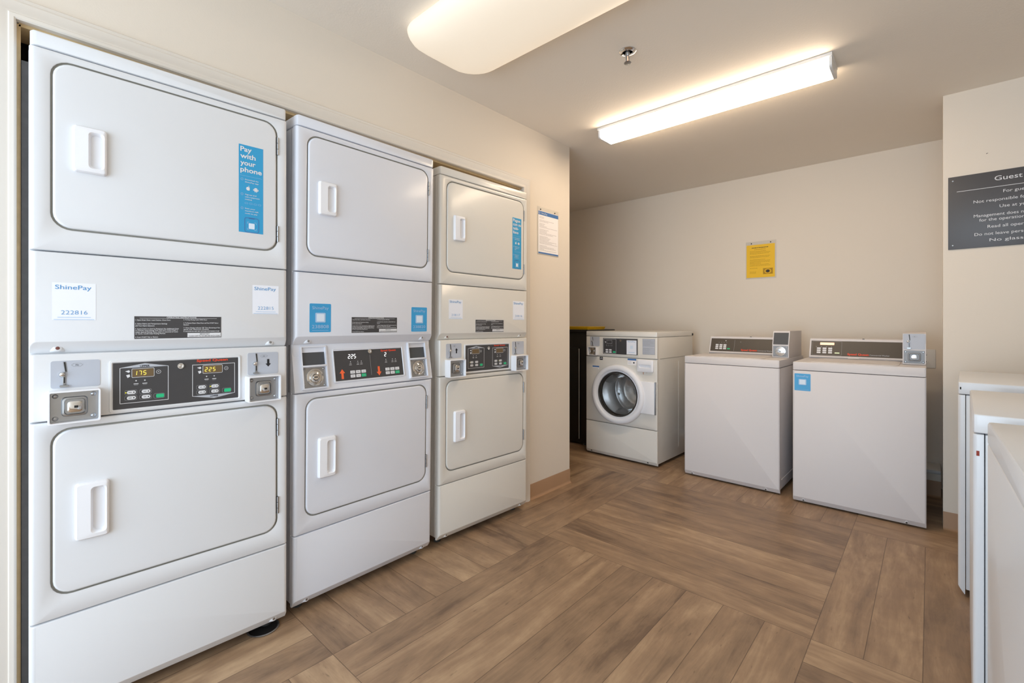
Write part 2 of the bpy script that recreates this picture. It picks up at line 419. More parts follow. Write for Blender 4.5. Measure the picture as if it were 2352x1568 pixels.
def screw(parent, x, z, y, mt='steel', name='screw', r=.006):
    b = B(); b.rev(x, z, [(r + .003, y + .004), (r, y + .0005), (r * .9, y - .0015), (r * .5, y - .002)], mt, 12); b.obj(name, parent)
def tube_outline(b, pts, w, y, mt):
    n = len(pts)
    for i in range(n):
        (x0, z0), (x1, z1) = pts[i], pts[(i + 1) % n]
        d = Vector((x1 - x0, z1 - z0)); L = d.length; d.normalize(); p = Vector((-d.y, d.x)) * w / 2; e = d * w / 2
        b.add([(x0 - e.x + p.x, y, z0 - e.y + p.y), (x0 - e.x - p.x, y, z0 - e.y - p.y), (x1 + e.x - p.x, y, z1 + e.y - p.y), (x1 + e.x + p.x, y, z1 + e.y + p.y)], [(0, 1, 2, 3)], mt)
def arrow(b, x, z0, z1, y, w, mt, up=True):
    h = z1 - z0; t = z1 if up else z0; s_ = -1 if up else 1
    b.poly([(x, t), (x + w, t + s_ * h * .42), (x + w * .42, t + s_ * h * .42), (x + w * .42, t + s_ * h), (x - w * .42, t + s_ * h), (x - w * .42, t + s_ * h * .42), (x - w, t + s_ * h * .42)], y, mt)
def lines(b, x, z, y, rows, dz, mt, h=.0018, seed=1):
    rg = random.Random(seed)
    for i, wd in enumerate(rows):
        zz = z - i * dz; xx = x
        if wd == 0: continue
        end = x + wd
        while xx < end - .002:
            l = min(end - xx, rg.uniform(.006, .018)); b.flat(xx, xx + l, zz, zz + h, y, mt); xx += l + .002

def pay_sticker(parent, x0, x1, z0, z1, number, y, style='white'):
    b = B(); w = x1 - x0; h = z1 - z0; cx = (x0 + x1) / 2
    if style == 'white':
        b.flat(x0, x1, z0, z1, y - .0004, 'sticker_white'); ink = 'blue_print'
        b.text('ShinePay', cx - w * .02, z1 - h * .175, y - .0010, h * .12, ink, width=w * .82)
        b.text(number, cx, z0 + h * .155, y - .0010, h * .115, ink, bold=-.012, width=w * .60)
        b.flat(x0 + w * .12, x1 - w * .12, z0 + h * .075, z0 + h * .087, y - .0010, 'pale_print'); b.flat(x0 + w * .04, x1 - w * .04, z0 + h * .015, z0 + h * .027, y - .0010, 'pale_print')
    else:
        b.flat(x0, x1, z0, z1, y - .0004, 'sticker_blue', .004); ink = 'pale_print'
        b.text('ShinePay', cx, z1 - h * .20, y - .0012, h * .11, ink, width=w * .76)
        b.flat(cx - w * .24, cx + w * .24, z0 + h * .34, z0 + h * .68, y - .0012, 'pale_print', .004); b.flat(cx - w * .18, cx + w * .18, z0 + h * .38, z0 + h * .64, y - .0018, 'pale_blue', .002)
        if number: b.text(number, cx, z0 + h * .14, y - .0012, h * .12, ink, width=w * .78)
        b.flat(x0 + w * .12, x1 - w * .12, z0 + h * .06, z0 + h * .07, y - .0012, ink)
    b.obj('payment_sticker', parent, 'white square payment sticker' if style == 'white' else 'blue payment sticker', smooth=False)

def instruction_plate(parent, x0, x1, z0, z1, y):
    b = B(); w = x1 - x0; h = z1 - z0
    b.flat(x0, x1, z0, z1, y - .0004, 'white_print'); b.flat(x0 + .0012, x1 - .0012, z0 + .0012, z1 - .0012, y - .0007, 'overlay')
    b.flat(x0 + w * .06, x1 - w * .06, z1 - h * .105, z1 - h * .095, y - .0010, 'white_print')
    b.text('OPERATING INSTRUCTIONS', x0 + w * .52, z1 - h * .09, y - .0010, h * .065, 'white_print', width=w * .34, bold=.01)
    L = [('1. Open Dryer Door. Load Clothes. Close Door.', .80, .38), ('2. Select Fabric and Temperature Settings', .64, .34), ('(All Turn Fabric Selector)', .55, .20),
         ('3. Insert Coins or Card as Required. For Additional Coins', .42, .47), ('or Card for more Drying Time. DO NOT PUSH START if', .35, .46), ('unless desired Drying Time, until it is removed of Coins', .28, .46), ('or Card, would stop Drying Period.', .21, .32), ('4. Push START Pad or Button', .06, .24)]
    for t, zf, wf in L: b.text(t, x0 + w * .015, z0 + h * zf, y - .0010, h * .050, 'white_print', 'L', .014, width=w * wf)
    Rr = [('5. To Stop Drying Cycle: OPEN Door', .82, .28), ('6. To Restart Dryer: Close Door and Push START Pad or', .67, .42), ('Button', .59, .06), ('7. When Display indicates "00" Time Remaining is Past', .45, .44), ('gone out. Remove Clothes', .38, .30), ('8. CAUTION DO NOT DRY ARTICLES CONTAINING FOAM', .29, .43)]
    for t, zf, wf in Rr: b.text(t, x0 + w * .54, z0 + h * zf, y - .0010, h * .050, 'white_print', 'L', .014, width=w * wf)
    b.flat(x0 + w * .585, x1 - w * .01, z0 + h * .05, z0 + h * .24, y - .0010, 'white_print')
    b.text('IMPORTANT', x0 + w * .79, z0 + h * .165, y - .0014, h * .045, 'black_print', width=w * .12, bold=.012)
    b.text('CLEAN LINT FILTER BEFORE EACH LOAD', x0 + w * .79, z0 + h * .075, y - .0014, h * .05, 'black_print', width=w * .38, bold=.01)
    b.obj('instruction_plate', parent, 'dark instruction plate with white print', smooth=False)

def phone_sticker(parent, x0, x1, z0, z1, words, steps, y):
    b = B(); w = x1 - x0; h = z1 - z0
    b.flat(x0, x1, z0, z1, y - .0004, 'sticker_teal'); ya = y - .0010
    for i, t in enumerate(words):
        wd = {0: .46, 1: .62, 2: .62, 3: .88}[i] if words[0] == 'Pay' else {0: .80, 1: .88, 2: .62, 3: .60}[i]
        b.text(t, x0 + w * .06, z1 - h * (.075 + .078 * i), ya, h * .056, 'white_print', 'L', .022, width=w * wd)
    b.flat(x0 + w * .05, x1 - w * .05, z1 - h * .355, z1 - h * .353, ya, 'pale_print')
    zz = [.395, .565, .725]
    for i, st in enumerate(steps):
        b.rev(x0 + w * .13, z1 - h * zz[i], [(w * .055, ya), (w * .045, ya)], 'pale_print', 14, cap1=False)
        b.text(str(i + 1), x0 + w * .13, z1 - h * (zz[i] + .006), ya, h * .012, 'pale_print')
        for j, t in enumerate(st): b.text(t, x0 + w * .25, z1 - h * (zz[i] + .005 + .028 * j), ya, h * .0135, 'white_print', 'L', .01, width=w * min(.66, .046 * len(t)))
    # apple mark
    ax, az, ar = x0 + w * .38, z1 - h * .495, w * .085
    pts = []
    for j in range(24):
        a = 2 * PI * j / 24; rr = ar * (1 - .14 * math.exp(-((a - PI / 2) / .35) ** 2) - .10 * math.exp(-((a - 3 * PI / 2) / .35) ** 2))
        if math.cos(a) > .75: rr *= .72
        pts.append((ax + rr * math.cos(a), az + rr * 1.02 * math.sin(a)))
    b.poly(pts, ya, 'white_print'); b.poly([(ax, az + ar * 1.05), (ax + ar * .1, az + ar * 1.4), (ax + ar * .5, az + ar * 1.65), (ax + ar * .42, az + ar * 1.25)], ya, 'white_print')
    # robot mark
    rx, rz, k = x0 + w * .69, z1 - h * .495, w * .07
    b.flat(rx - k, rx + k, rz - k * .9, rz + k * .4, ya, 'white_print'); b.poly([(rx + k * math.cos(a * PI / 8), rz + k * .5 + k * .8 * math.sin(a * PI / 8)) for a in range(9)], ya, 'white_print')
    for s_ in (-1, 1):
        b.flat(rx + s_ * k * 1.35 - k * .2, rx + s_ * k * 1.35 + k * .2, rz - k * .6, rz + k * .4, ya, 'white_print'); b.flat(rx + s_ * k * .45 - k * .2, rx + s_ * k * .45 + k * .2, rz - k * 1.5, rz - k * .8, ya, 'white_print')
    for i in range(4): b.ring(x0 + w * (.24 + .18 * i), x0 + w * (.37 + .18 * i), z1 - h * .672, z1 - h * .655, .0006, ya, 'pale_print', .002)
    # phone drawing, screen left empty
    b.ring(x0 + w * .22, x0 + w * .82, z0 + .001, z0 + h * .175, .0022, ya, 'navy_print', .008)
    b.flat(x0 + w * .40, x0 + w * .64, z0 + h * .160, z0 + h * .172, ya, 'navy_print')
    for sx in (0, 1):
        for sz in (0, 1):
            X = x0 + w * (.34 + .36 * sx); Z = z0 + h * (.035 + .085 * sz)
            b.flat(min(X, X + (1 - 2 * sx) * w * .08), max(X, X + (1 - 2 * sx) * w * .08), Z, Z + .001, ya, 'pale_print'); b.flat(X, X + .001, min(Z, Z + (1 - 2 * sz) * h * .02), max(Z, Z + (1 - 2 * sz) * h * .02), ya, 'pale_print')
    b.flat(x0 + w * .40, x0 + w * .64, z0 + h * .045, z0 + h * .11, ya, 'pale_blue', .002)
    b.obj('phone_payment_sticker', parent, 'tall blue sticker with white lettering', smooth=False)

def coin_slide(parent, x0, x1, z0, z1, y, arr=None, cents=True):
    b = B(); w = x1 - x0; h = z1 - z0; ya = y - .0016
    b.loft([(x0, x1, z0, z1, .006, y), (x0, x1, z0, z1, .006, y - .001)], 'plate_grey')
    cx = x0 + w * .27
    b.poly([(cx - .003, z1 - .003), (cx + .003, z1 - .003), (cx + .006, z1 - h * .42), (cx + .001, z1 - h * .45)], ya, 'steel_dull')
    b.poly([(cx - .0015, z1 - .004), (cx + .0015, z1 - .004), (cx + .0042, z1 - h * .40), (cx + .0018, z1 - h * .40)], ya - .0004, 'dark')
    b.rev(cx - .005, z1 - h * .50, [(.007, y), (.0075, y - .004), (.0055, y - .009), (.002, y - .011)], 'chrome', 16)
    b.box(cx - .004, cx + .003, y - .003, y, z0 + h * .10, z1 - h * .55, 'steel', .0008); b.box(cx - .002, cx + .001, y - .0034, y - .002, z0 + h * .18, z1 - h * .60, 'dark')
    b.loft([(cx - .011, cx + .009, z0 + h * .03, z0 + h * .11, .003, y), (cx - .010, cx + .008, z0 + h * .035, z0 + h * .105, .003, y - .008)], 'steel')
    if cents:
        hx, hz = x0 + w * .52, z1 - h * .17; k = .012
        tube_outline(b, [(hx - k, hz), (hx - k * .6, hz + .0045), (hx + k * .6, hz + .0045), (hx + k, hz), (hx + k * .6, hz - .0045), (hx - k * .6, hz - .0045)], .0006, ya, 'grey_print')
        b.text('25c', hx, hz - .002, ya, .0042, 'black_print')
    if arr: arrow(b, x0 + w * .66, z0 + h * .33, z1 - h * .32, ya, w * .09, 'black_print', arr == 'up')
    b.obj('coin_slide', parent, 'grey plate with a chrome coin slide', smooth=True)

def coin_box(parent, x0, x1, z0, z1, y, depth=.05, round_lock=False):
    b = B(); w = x1 - x0; h = z1 - z0; f = y - depth; cx = (x0 + x1) / 2; cz = (z0 + z1) / 2
    b.loft([(x0, x1, z0, z1, .005, y), (x0, x1, z0, z1, .005, f + .001), (x0 + .001, x1 - .001, z0 + .001, z1 - .001, .004, f), (x0 + .004, x1 - .004, z0 + .004, z1 - .004, .003, f), (x0 + .0045, x1 - .0045, z0 + .0045, z1 - .0045, .003, f + .022)], 'plastic_white', cap1=False)
    g = f + .018
    b.loft([(x0 + .0045, x1 - .0045, z0 + .0045, z1 - .0045, .002, f + .022), (x0 + .005, x1 - .005, z0 + .005, z1 - .005, .002, g)], 'steel')
    for sx in (-1, 1):
        for sz in (-1, 1):
            b.rev(cx + sx * (w * .5 - .015), cz + sz * (h * .5 - .015), [(.0065, g), (.006, g - .0015), (.003, g - .0035)], 'steel', 12)
    k = min(w, h) * .30
    if not round_lock:
        b.loft([(cx - k, cx + k, cz - k, cz + k, .010, g), (cx - k * .93, cx + k * .93, cz - k * .93, cz + k * .93, .010, g - .006), (cx - k * .80, cx + k * .80, cz - k * .80, cz + k * .80, .009, g - .007), (cx - k * .74, cx + k * .74, cz - k * .74, cz + k * .74, .008, g - .002)], 'steel', n=5)
        q = k * .55
        b.loft([(cx - q, cx + q, cz - q, cz + q, .007, g - .002), (cx - q, cx + q, cz - q, cz + q, .007, g - .012), (cx - q * .8, cx + q * .8, cz - q * .8, cz + q * .8, .006, g - .014)], 'chrome', n=5)
        b.flat(cx - q * .1, cx + q * .45, cz - q * .22, cz + q * .22, g - .0146, 'dark')
    else:
        k *= 1.15
        b.rev(cx, cz, [(k * 1.25, g), (k * 1.22, g - .004), (k * 1.0, g - .005), (k * .95, g - .001), (k * .78, g - .002), (k * .74, g - .008), (k * .50, g - .010), (k * .46, g - .006), (k * .40, g - .012)], 'chrome', 28)
        b.flat(cx - k * .22, cx + k * .2, cz - k * .08, cz + k * .08, g - .0126, 'dark')
    b.obj('coin_box', parent, 'white framed coin box with a metal lock plate')

SEG = {'1': 'bc', '2': 'abged', '5': 'afgcd', '7': 'abc'}
def seg7(b, t, x, z, y, h, mt, pitch):
    w = h * .50; k = h * .075
    for i, ch in enumerate(t):
        X = x + (i - (len(t) - 1) / 2) * pitch; sl = .10
        P = {'a': (X - w / 2, z + h, X + w / 2, z + h), 'g': (X - w / 2, z + h / 2, X + w / 2, z + h / 2), 'd': (X - w / 2, z, X + w / 2, z),
             'f': (X - w / 2, z + h / 2, X - w / 2, z + h), 'b': (X + w / 2, z + h / 2, X + w / 2, z + h), 'e': (X - w / 2, z, X - w / 2, z + h / 2), 'c': (X + w / 2, z, X + w / 2, z + h / 2)}
        for c in SEG[ch]:
            x0, z0, x1, z1 = P[c]; q = lambda px, pz: (px + (pz - z) * sl, pz)
            if z0 == z1: b.poly([q(x0 + k, z0 - k), q(x1 - k, z0 - k), q(x1 - k * .2, z0), q(x1 - k, z0 + k), q(x0 + k, z0 + k), q(x0 + k * .2, z0)], y, mt)
            else: b.poly([q(x0 - k, z0 + k), q(x0, z0 + k * .2), q(x0 + k, z0 + k), q(x0 + k, z1 - k), q(x0, z1 - k * .2), q(x0 - k, z1 - k)], y, mt)
def pill_keys(b, x, z, y, rows=2, cols=2, dx=.038, dz=.0172, lit=None, w=.0115):
    for i in range(cols):
        for j in range(rows):
            X = x + i * dx; Z = z - j * dz
            b.ring(X - w - .004, X + w + .003, Z - .0072, Z + .0072, .0008, y, 'grey_print', .004)
            b.flat(X - w + .001, X + w, Z - .0052, Z + .0052, y - .0005, 'white_print', .005)
            b.flat(X - w * .55, X + w * .1, Z - .0012, Z + .0012, y - .001, 'grey_print'); b.rev(X + w * .55, Z, [(.0018, y - .001), (.0005, y - .001)], 'black_print', 8)
            b.rev(X - w - .0015, Z, [(.0016, y - .0008), (.0004, y - .0008)], 'led_dot' if lit == (i, j) else 'dark', 8)

def seg_panel(b, x0, x1, z0, z1, y, digits, dig=True, kind='UPPER'):
    """one white-outlined half of the classic control overlay"""
    w = x1 - x0; cx = (x0 + x1) / 2; pk = .0115
    if kind == 'UPPER': pts = [(x0, z0), (x1, z0), (x1, z1), (cx, z1 + pk), (x0, z1)]; tz = z1 + .001
    else: pts = [(x0, z0), (cx, z0 - pk), (x1, z0), (x1, z1), (x0, z1)]; tz = z0 - .0075
    tube_outline(b, pts, .0015, y, 'white_print')
    b.poly([(x0, z1), (cx, z1 + pk), (x1, z1)] if kind == 'UPPER' else [(x0, z0), (cx, z0 - pk), (x1, z0)], y, 'plate_grey')
    b.text(kind, cx, tz, y - .0006, .0060, 'black_print', width=.024, bold=.02)
    d0 = x0 + w * .23; d1 = x0 + w * .70; dz1 = z1 - .003; dz0 = z1 - .031
    b.ring(d0, d1, dz0, dz1, .0012, y - .0003, 'white_print', .003); b.flat(d0 + .002, d1 - .002, dz0 + .002, dz1 - .002, y - .0002, 'led')
    if dig: seg7(b, digits, (d0 + d1) / 2 - .008, dz0 + .0075, y - .0006, .0125, 'led_digit', .0115)
    b.rev(x1 - w * .21, z1 - .017, [(.0062, y - .0003), (.0052, y - .0003)], 'white_print', 16, cap1=False); b.flat(x1 - w * .21 - .002, x1 - w * .21 + .002, z1 - .0178, z1 - .0162, y - .0003, 'white_print')
    b.poly([(x0 + w * .10, z1 - .010), (x0 + w * .18, z1 - .007), (x0 + w * .20, z1 - .012), (x0 + w * .17, z1 - .015)], y - .0003, 'white_print')
    b.poly([(x0 + w * .12, z1 - .022), (x0 + w * .19, z1 - .020), (x0 + w * .20, z1 - .027), (x0 + w * .15, z1 - .031)], y - .0003, 'white_print')
    for k in (0, 1):
        X = x0 + w * (.32 + .18 * k); b.rev(X, z1 - .041, [(.0020, y - .0003), (.0004, y - .0003)], 'white_print', 8)
        b.flat(X - .006, X + .006, z1 - .0515, z1 - .0495, y - .0003, 'white_print'); b.flat(X - .005, X + .005, z1 - .055, z1 - .0538, y - .0003, 'grey_print')
    pill_keys(b, x0 + .0265, z1 - .0760, y - .0003, dx=(x1 - x0) * .30, lit=(0, 0) if kind == 'UPPER' else (1, 0))
    gx = x1 - w * .185
    b.ring(gx - .0155, gx + .0125, z1 - .1015, z1 - .086, .0008, y - .0003, 'grey_print', .004); b.flat(gx - .0095, gx + .0110, z1 - .0995, z1 - .088, y - .0008, 'green_key', .003)

def classic_controls(cp, digits1, digits2, dig, arrow1, arrow2):
    b = B()
    b.loft([(.1676, .5225, .892, .050 + 1.0, .006, 0), (.1682, .5219, .8926, 1.0494, .006, -.004), (.173, .5178, .8972, 1.0448, .004, -.0045), (.1755, .5155, .8995, 1.0425, .003, -.002)], 'enamel')
    b.flat(.176, .515, .9, 1.042, -.0024, 'overlay', .002); y = -.0030
    seg_panel(b, .1925, .3125, .917, 1.0255, y, digits1, dig, 'UPPER'); seg_panel(b, .3785, .5035, .919, 1.0235, y, digits2, dig, 'LOWER')
    b.text('Speed Queen', .436, 1.0335, y - .0004, .0078, 'red_print', width=.092, bold=.03)
    b.rev(.3452, 1.0230, [(.0095, y), (.009, y - .004), (.006, y - .004), (.006, y - .002), (.0035, y - .003)], 'chrome', 18)
    b.obj('control_overlay', cp, 'dark control overlay with keys and displays')
    coin_slide(cp, .0425, .1475, .978, 1.056, 0, arrow1); coin_slide(cp, .546, .650, .976, 1.056, 0, arrow2)
    coin_box(cp, .036, .146, .880, .973, 0, .042); coin_box(cp, .537, .647, .880, .973, 0, .042)

def dryer(label, loc, rot, modern=False, stickers=None, phone=None, digits=('175', '225', True), arrows=(None, 'down'), mt='enamel'):
    r = thing('stacked_dryer', label, 'dryer', loc, rot, 'stacked dryers in the wall recess')
    w = .683; D = .60
    b = B(); b.box(.002, w - .002, .026, D, .045, 1.936, mt, .004); b.box(-.0005, w + .0005, .030, .046, .05, 1.93, mt, .001)
    b.box(.0, .0018, .07, D - .03, .06, .86, mt, .0005); b.obj('cabinet', r)
    for (x, y) in ((.05, .08), (w - .05, .08), (.05, D - .06), (w - .05, D - .06)):
        b = B(); b.revz(x, y, [(.018, 0), (.020, .006), (.012, .012), (.008, .016), (.008, .047)], 'rubber', 14); b.obj('foot', r)
    b = B(); b.loft([(.002, w - .002, 1.939, 1.979, .004, D), (.002, w - .002, 1.939, 1.979, .004, .012), (.006, w - .006, 1.939, 1.979, .005, .003), (.014, w - .014, 1.9395, 1.976, .006, 0)], mt, cap0=True); b.obj('lid', r)
    d0, d1 = .0425, .6475
    for (z0, z1, nm, h, hz) in ((1.369, 1.936, 'upper', (1.432, 1.914), (.087, .163, 1.603, 1.738)), (.3235, .8835, 'lower', (.384, .862), (.092, .168, .532, .697))):
        b = B(); rect_panel(b, 0, w, z0, z1, mt, hole=(d0, d1, h[0], h[1])); fp = b.obj('front_panel', r)
        b = B(); door_slab(b, d0, d1, h[0], h[1], .042, mt); dr = b.obj('door', r)
        handle(dr, hz[0], hz[1], hz[2], hz[3])
        hh = ((1.797, 1.863), (1.470, 1.530)) if nm == 'upper' else ((.740, .806), (.448, .512))
        for a, c in hh: hinge(dr, d1 + .0005, a, c)
        if nm == 'upper' and phone: phone_sticker(dr, phone[0], phone[1], phone[2], phone[3], phone[4], phone[5], -.003)
    # middle access panel
    b = B(); rect_panel(b, 0, w, 1.0785, 1.366, mt, slope=(.032, .022), rx=.013); ap = b.obj('access_panel', r)
    for sx in (.057, w - .057):
        b = B(); b.loft([(sx - .020, sx + .020, 1.080, 1.106, .008, .0205), (sx - .009, sx + .009, 1.083, 1.101, .007, .0105), (sx - .008, sx + .008, 1.084, 1.100, .007, .0098)], mt); b.obj('screw_boss', ap)
        screw(ap, sx, 1.092, .0105, 'steel' if modern or sx > .3 else 'rust_dark', r=.005)
    for args in stickers: pay_sticker(ap, *args)
    # control section
    if not modern:
        b = B(); rect_panel(b, 0, w, .8865, 1.0755, mt, rx=.010); cp = b.obj('control_panel', r)
        classic_controls(cp, digits[0], digits[1], digits[2], arrows[0], arrows[1])
    else:
        b = B(); b.box(0, w, .036, .06, .8865, 1.0755, mt)
        th = -math.atan(.034 / .183); L = math.hypot(.034, .183)
        b.extr([(.06, 1.0755), (.036, 1.0755), (.034, 1.074), (.001, .895), (.0, .891), (.002, .887), (.06, .8865)], .0, w, mt); cp = b.obj('control_panel', r)
        X = tilt(0, 0, .8925, th)
        b = B(); b.xf = X
        b.loft([(.165, .520, .020, .166, .006, .0005), (.166, .519, .021, .165, .006, -.004), (.170, .515, .025, .161, .004, -.0045), (.172, .513, .027, .159, .003, -.002)], mt)
        b.flat(.172, .513, .027, .159, -.0024, 'overlay', .002); y = -.0032
        for (dx, n_, s_) in ((0, '225', 'up'), (.178, '2', 'down')):
            seg7(b, n_, .243 + dx + (.010 if n_ == '225' else 0), .120, y, .0165, 'led_white', .0135)
            for q in (0, .035, .052): b.flat(.240 + dx + q, .249 + dx + q, .097, .0985, y, 'white_print'); b.flat(.238 + dx + q, .250 + dx + q, .091, .0925, y, 'white_print'); b.rev(.2445 + dx + q, .105, [(.002, y), (.0005, y)], 'white_print', 8)
            for i in range(3):
                for j in range(2): b.flat(.240 + dx * .985 + i * .0265, .262 + dx * .985 + i * .0265, .0535 - j * .017, .0665 - j * .017, y, 'green_key' if (i, j) == (2, 1) else 'white_print', .0015); b.flat(.246 + dx * .985 + i * .0265, .256 + dx * .985 + i * .0265, .059 - j * .017, .061 - j * .017, y - .0006, 'grey_print')
            arrow(b, .203 + dx, .034, .076, y, .0125, 'orange_print', s_ == 'up')
        b.text('Speed Queen', .440, .143, y, .0085, 'red_print', width=.082, bold=.03)
        b.flat(.3405, .3420, .040, .132, y, 'grey_print')
        b.rev(.341, .146, [(.010, y), (.0095, y - .004), (.0065, y - .004), (.0065, y - .002), (.004, y - .003)], 'chrome', 18)
        b.obj('control_overlay', cp, 'dark slanted control overlay with orange arrows')
        for (x0, x1) in ((.034, .132), (.551, .649)):
            b = B(); b.xf = X
            b.loft([(x0 - .006, x1 + .006, .004, .180, .003, .001), (x0 - .005, x1 + .005, .005, .179, .003, -.012), (x0, x1, .010, .174, .002, -.013), (x0, x1, .010, .174, .002, -.001)], mt)
            b.box(x0, x1, -.014, 0, .094, .101, mt, .002)
            b.flat(x0 + .002, x1 - .002, .103, .172, -.0022, 'blank_black')
            b.flat(x0 + .002, x1 - .002, .012, .092, -.0022, 'steel')
            cx, cz, k = (x0 + x1) / 2, .052, .036
            b.rev(cx, cz, [(k, -.002), (k * .97, -.006), (k * .82, -.007), (k * .78, -.0035), (k * .62, -.004), (k * .58, -.010), (k * .38, -.012), (k * .34, -.008), (k * .30, -.014)], 'chrome', 30)
            b.flat(cx - .007, cx + .007, cz - .002, cz + .002, -.0147, 'dark')
            for sx in (-1, 1):
                for sz in (-1, 1): b.rev(cx + sx * .040, cz + sz * .034, [(.005, -.002), (.003, -.0045)], 'steel', 10)
            b.obj('coin_box', cp, 'recessed coin box with a round chrome lock')
    ip = (.2256, .4636, 1.098, 1.171) if not modern else (.238, .471, 1.121, 1.191)
    if digits[0] == 'off': ip = (.2475, .4725, 1.0985, 1.1700)
    instruction_plate(ap, ip[0], ip[1], max(ip[2], 1.1135), ip[3] + (max(ip[2], 1.1135) - ip[2]), 0)
    # kick panel
    b = B(); rect_panel(b, 0, w, .036, .3205, mt, slope=(.030, .022), rx=.012); kp = b.obj('kick_panel', r)
    for sx in (.057, w - .045):
        b = B(); b.loft([(sx - .020, sx + .020, .038, .062, .008, .0205), (sx - .009, sx + .009, .041, .059, .007, .0105), (sx - .008, sx + .008, .042, .058, .007, .0098)], mt); b.obj('screw_boss', kp)
        screw(kp, sx, .050, .0105, r=.005)
    return r

EN = [['Download the', 'ShinePay app'], ['Signup and', 'add a payment', 'method'], ["Scan your", "machine's QR", 'code to pay']]
ES = [['Descargue la', 'app ShinePay'], ['Registrese y', 'agregue un', 'pago'], ['Escanee el', 'codigo de', 'la maquina']]
dryer('largest stacked dryer at the left edge, with grey coin plates and lit displays',
      (.0489, 1.843, 0), (0, 0, -.030), stickers=[(.045, .138, 1.172, 1.280, '222816', 0), (.5617, .6516, 1.197, 1.303, '222815', 0)],
      phone=(.5164, .5969, 1.490, 1.8035, ['Pay', 'with', 'your', 'phone'], EN))
dryer('middle stacked dryer with two blue stickers, orange arrows and black blanked coin openings',
      (.7671, 1.8535, 0), (.0150, 0, .021), modern=True, stickers=[(.056, .146, 1.127, 1.243, '238808', 0, 'blue'), (.552, .6456, 1.123, 1.241, '238820', 0, 'blue')], mt='enamel_cool')
dryer('farthest stacked dryer beside the bare wall corner, with a Spanish blue sticker and unlit displays',
      (1.5094, 1.8764, 0), (0, .005, -.0212), stickers=[(.059, .1556, 1.186, 1.290, '218117', 0), (.551, .6535, 1.187, 1.300, '218116', 0)],
      phone=(.542, .621, 1.495, 1.8035, ['Pague', 'con su', 'telé-', 'fono'], ES), digits=('off', 'off', False), arrows=('up', None), mt='enamel_warm')

# small round disc lying under the first dryer's corner
b = B(); b.revz(0, 0, [(.050, 0), (.056, .004), (.052, .006), (.050, .003)], 'steel', 32); b.revz(0, 0, [(.049, .0015), (.049, .0032)], 'dark', 32)
tag(b.obj('glide_disc', loc=(.668, 1.885, 0)), 'small dark round disc with a metal rim on the floor under the first dryer', 'disc')

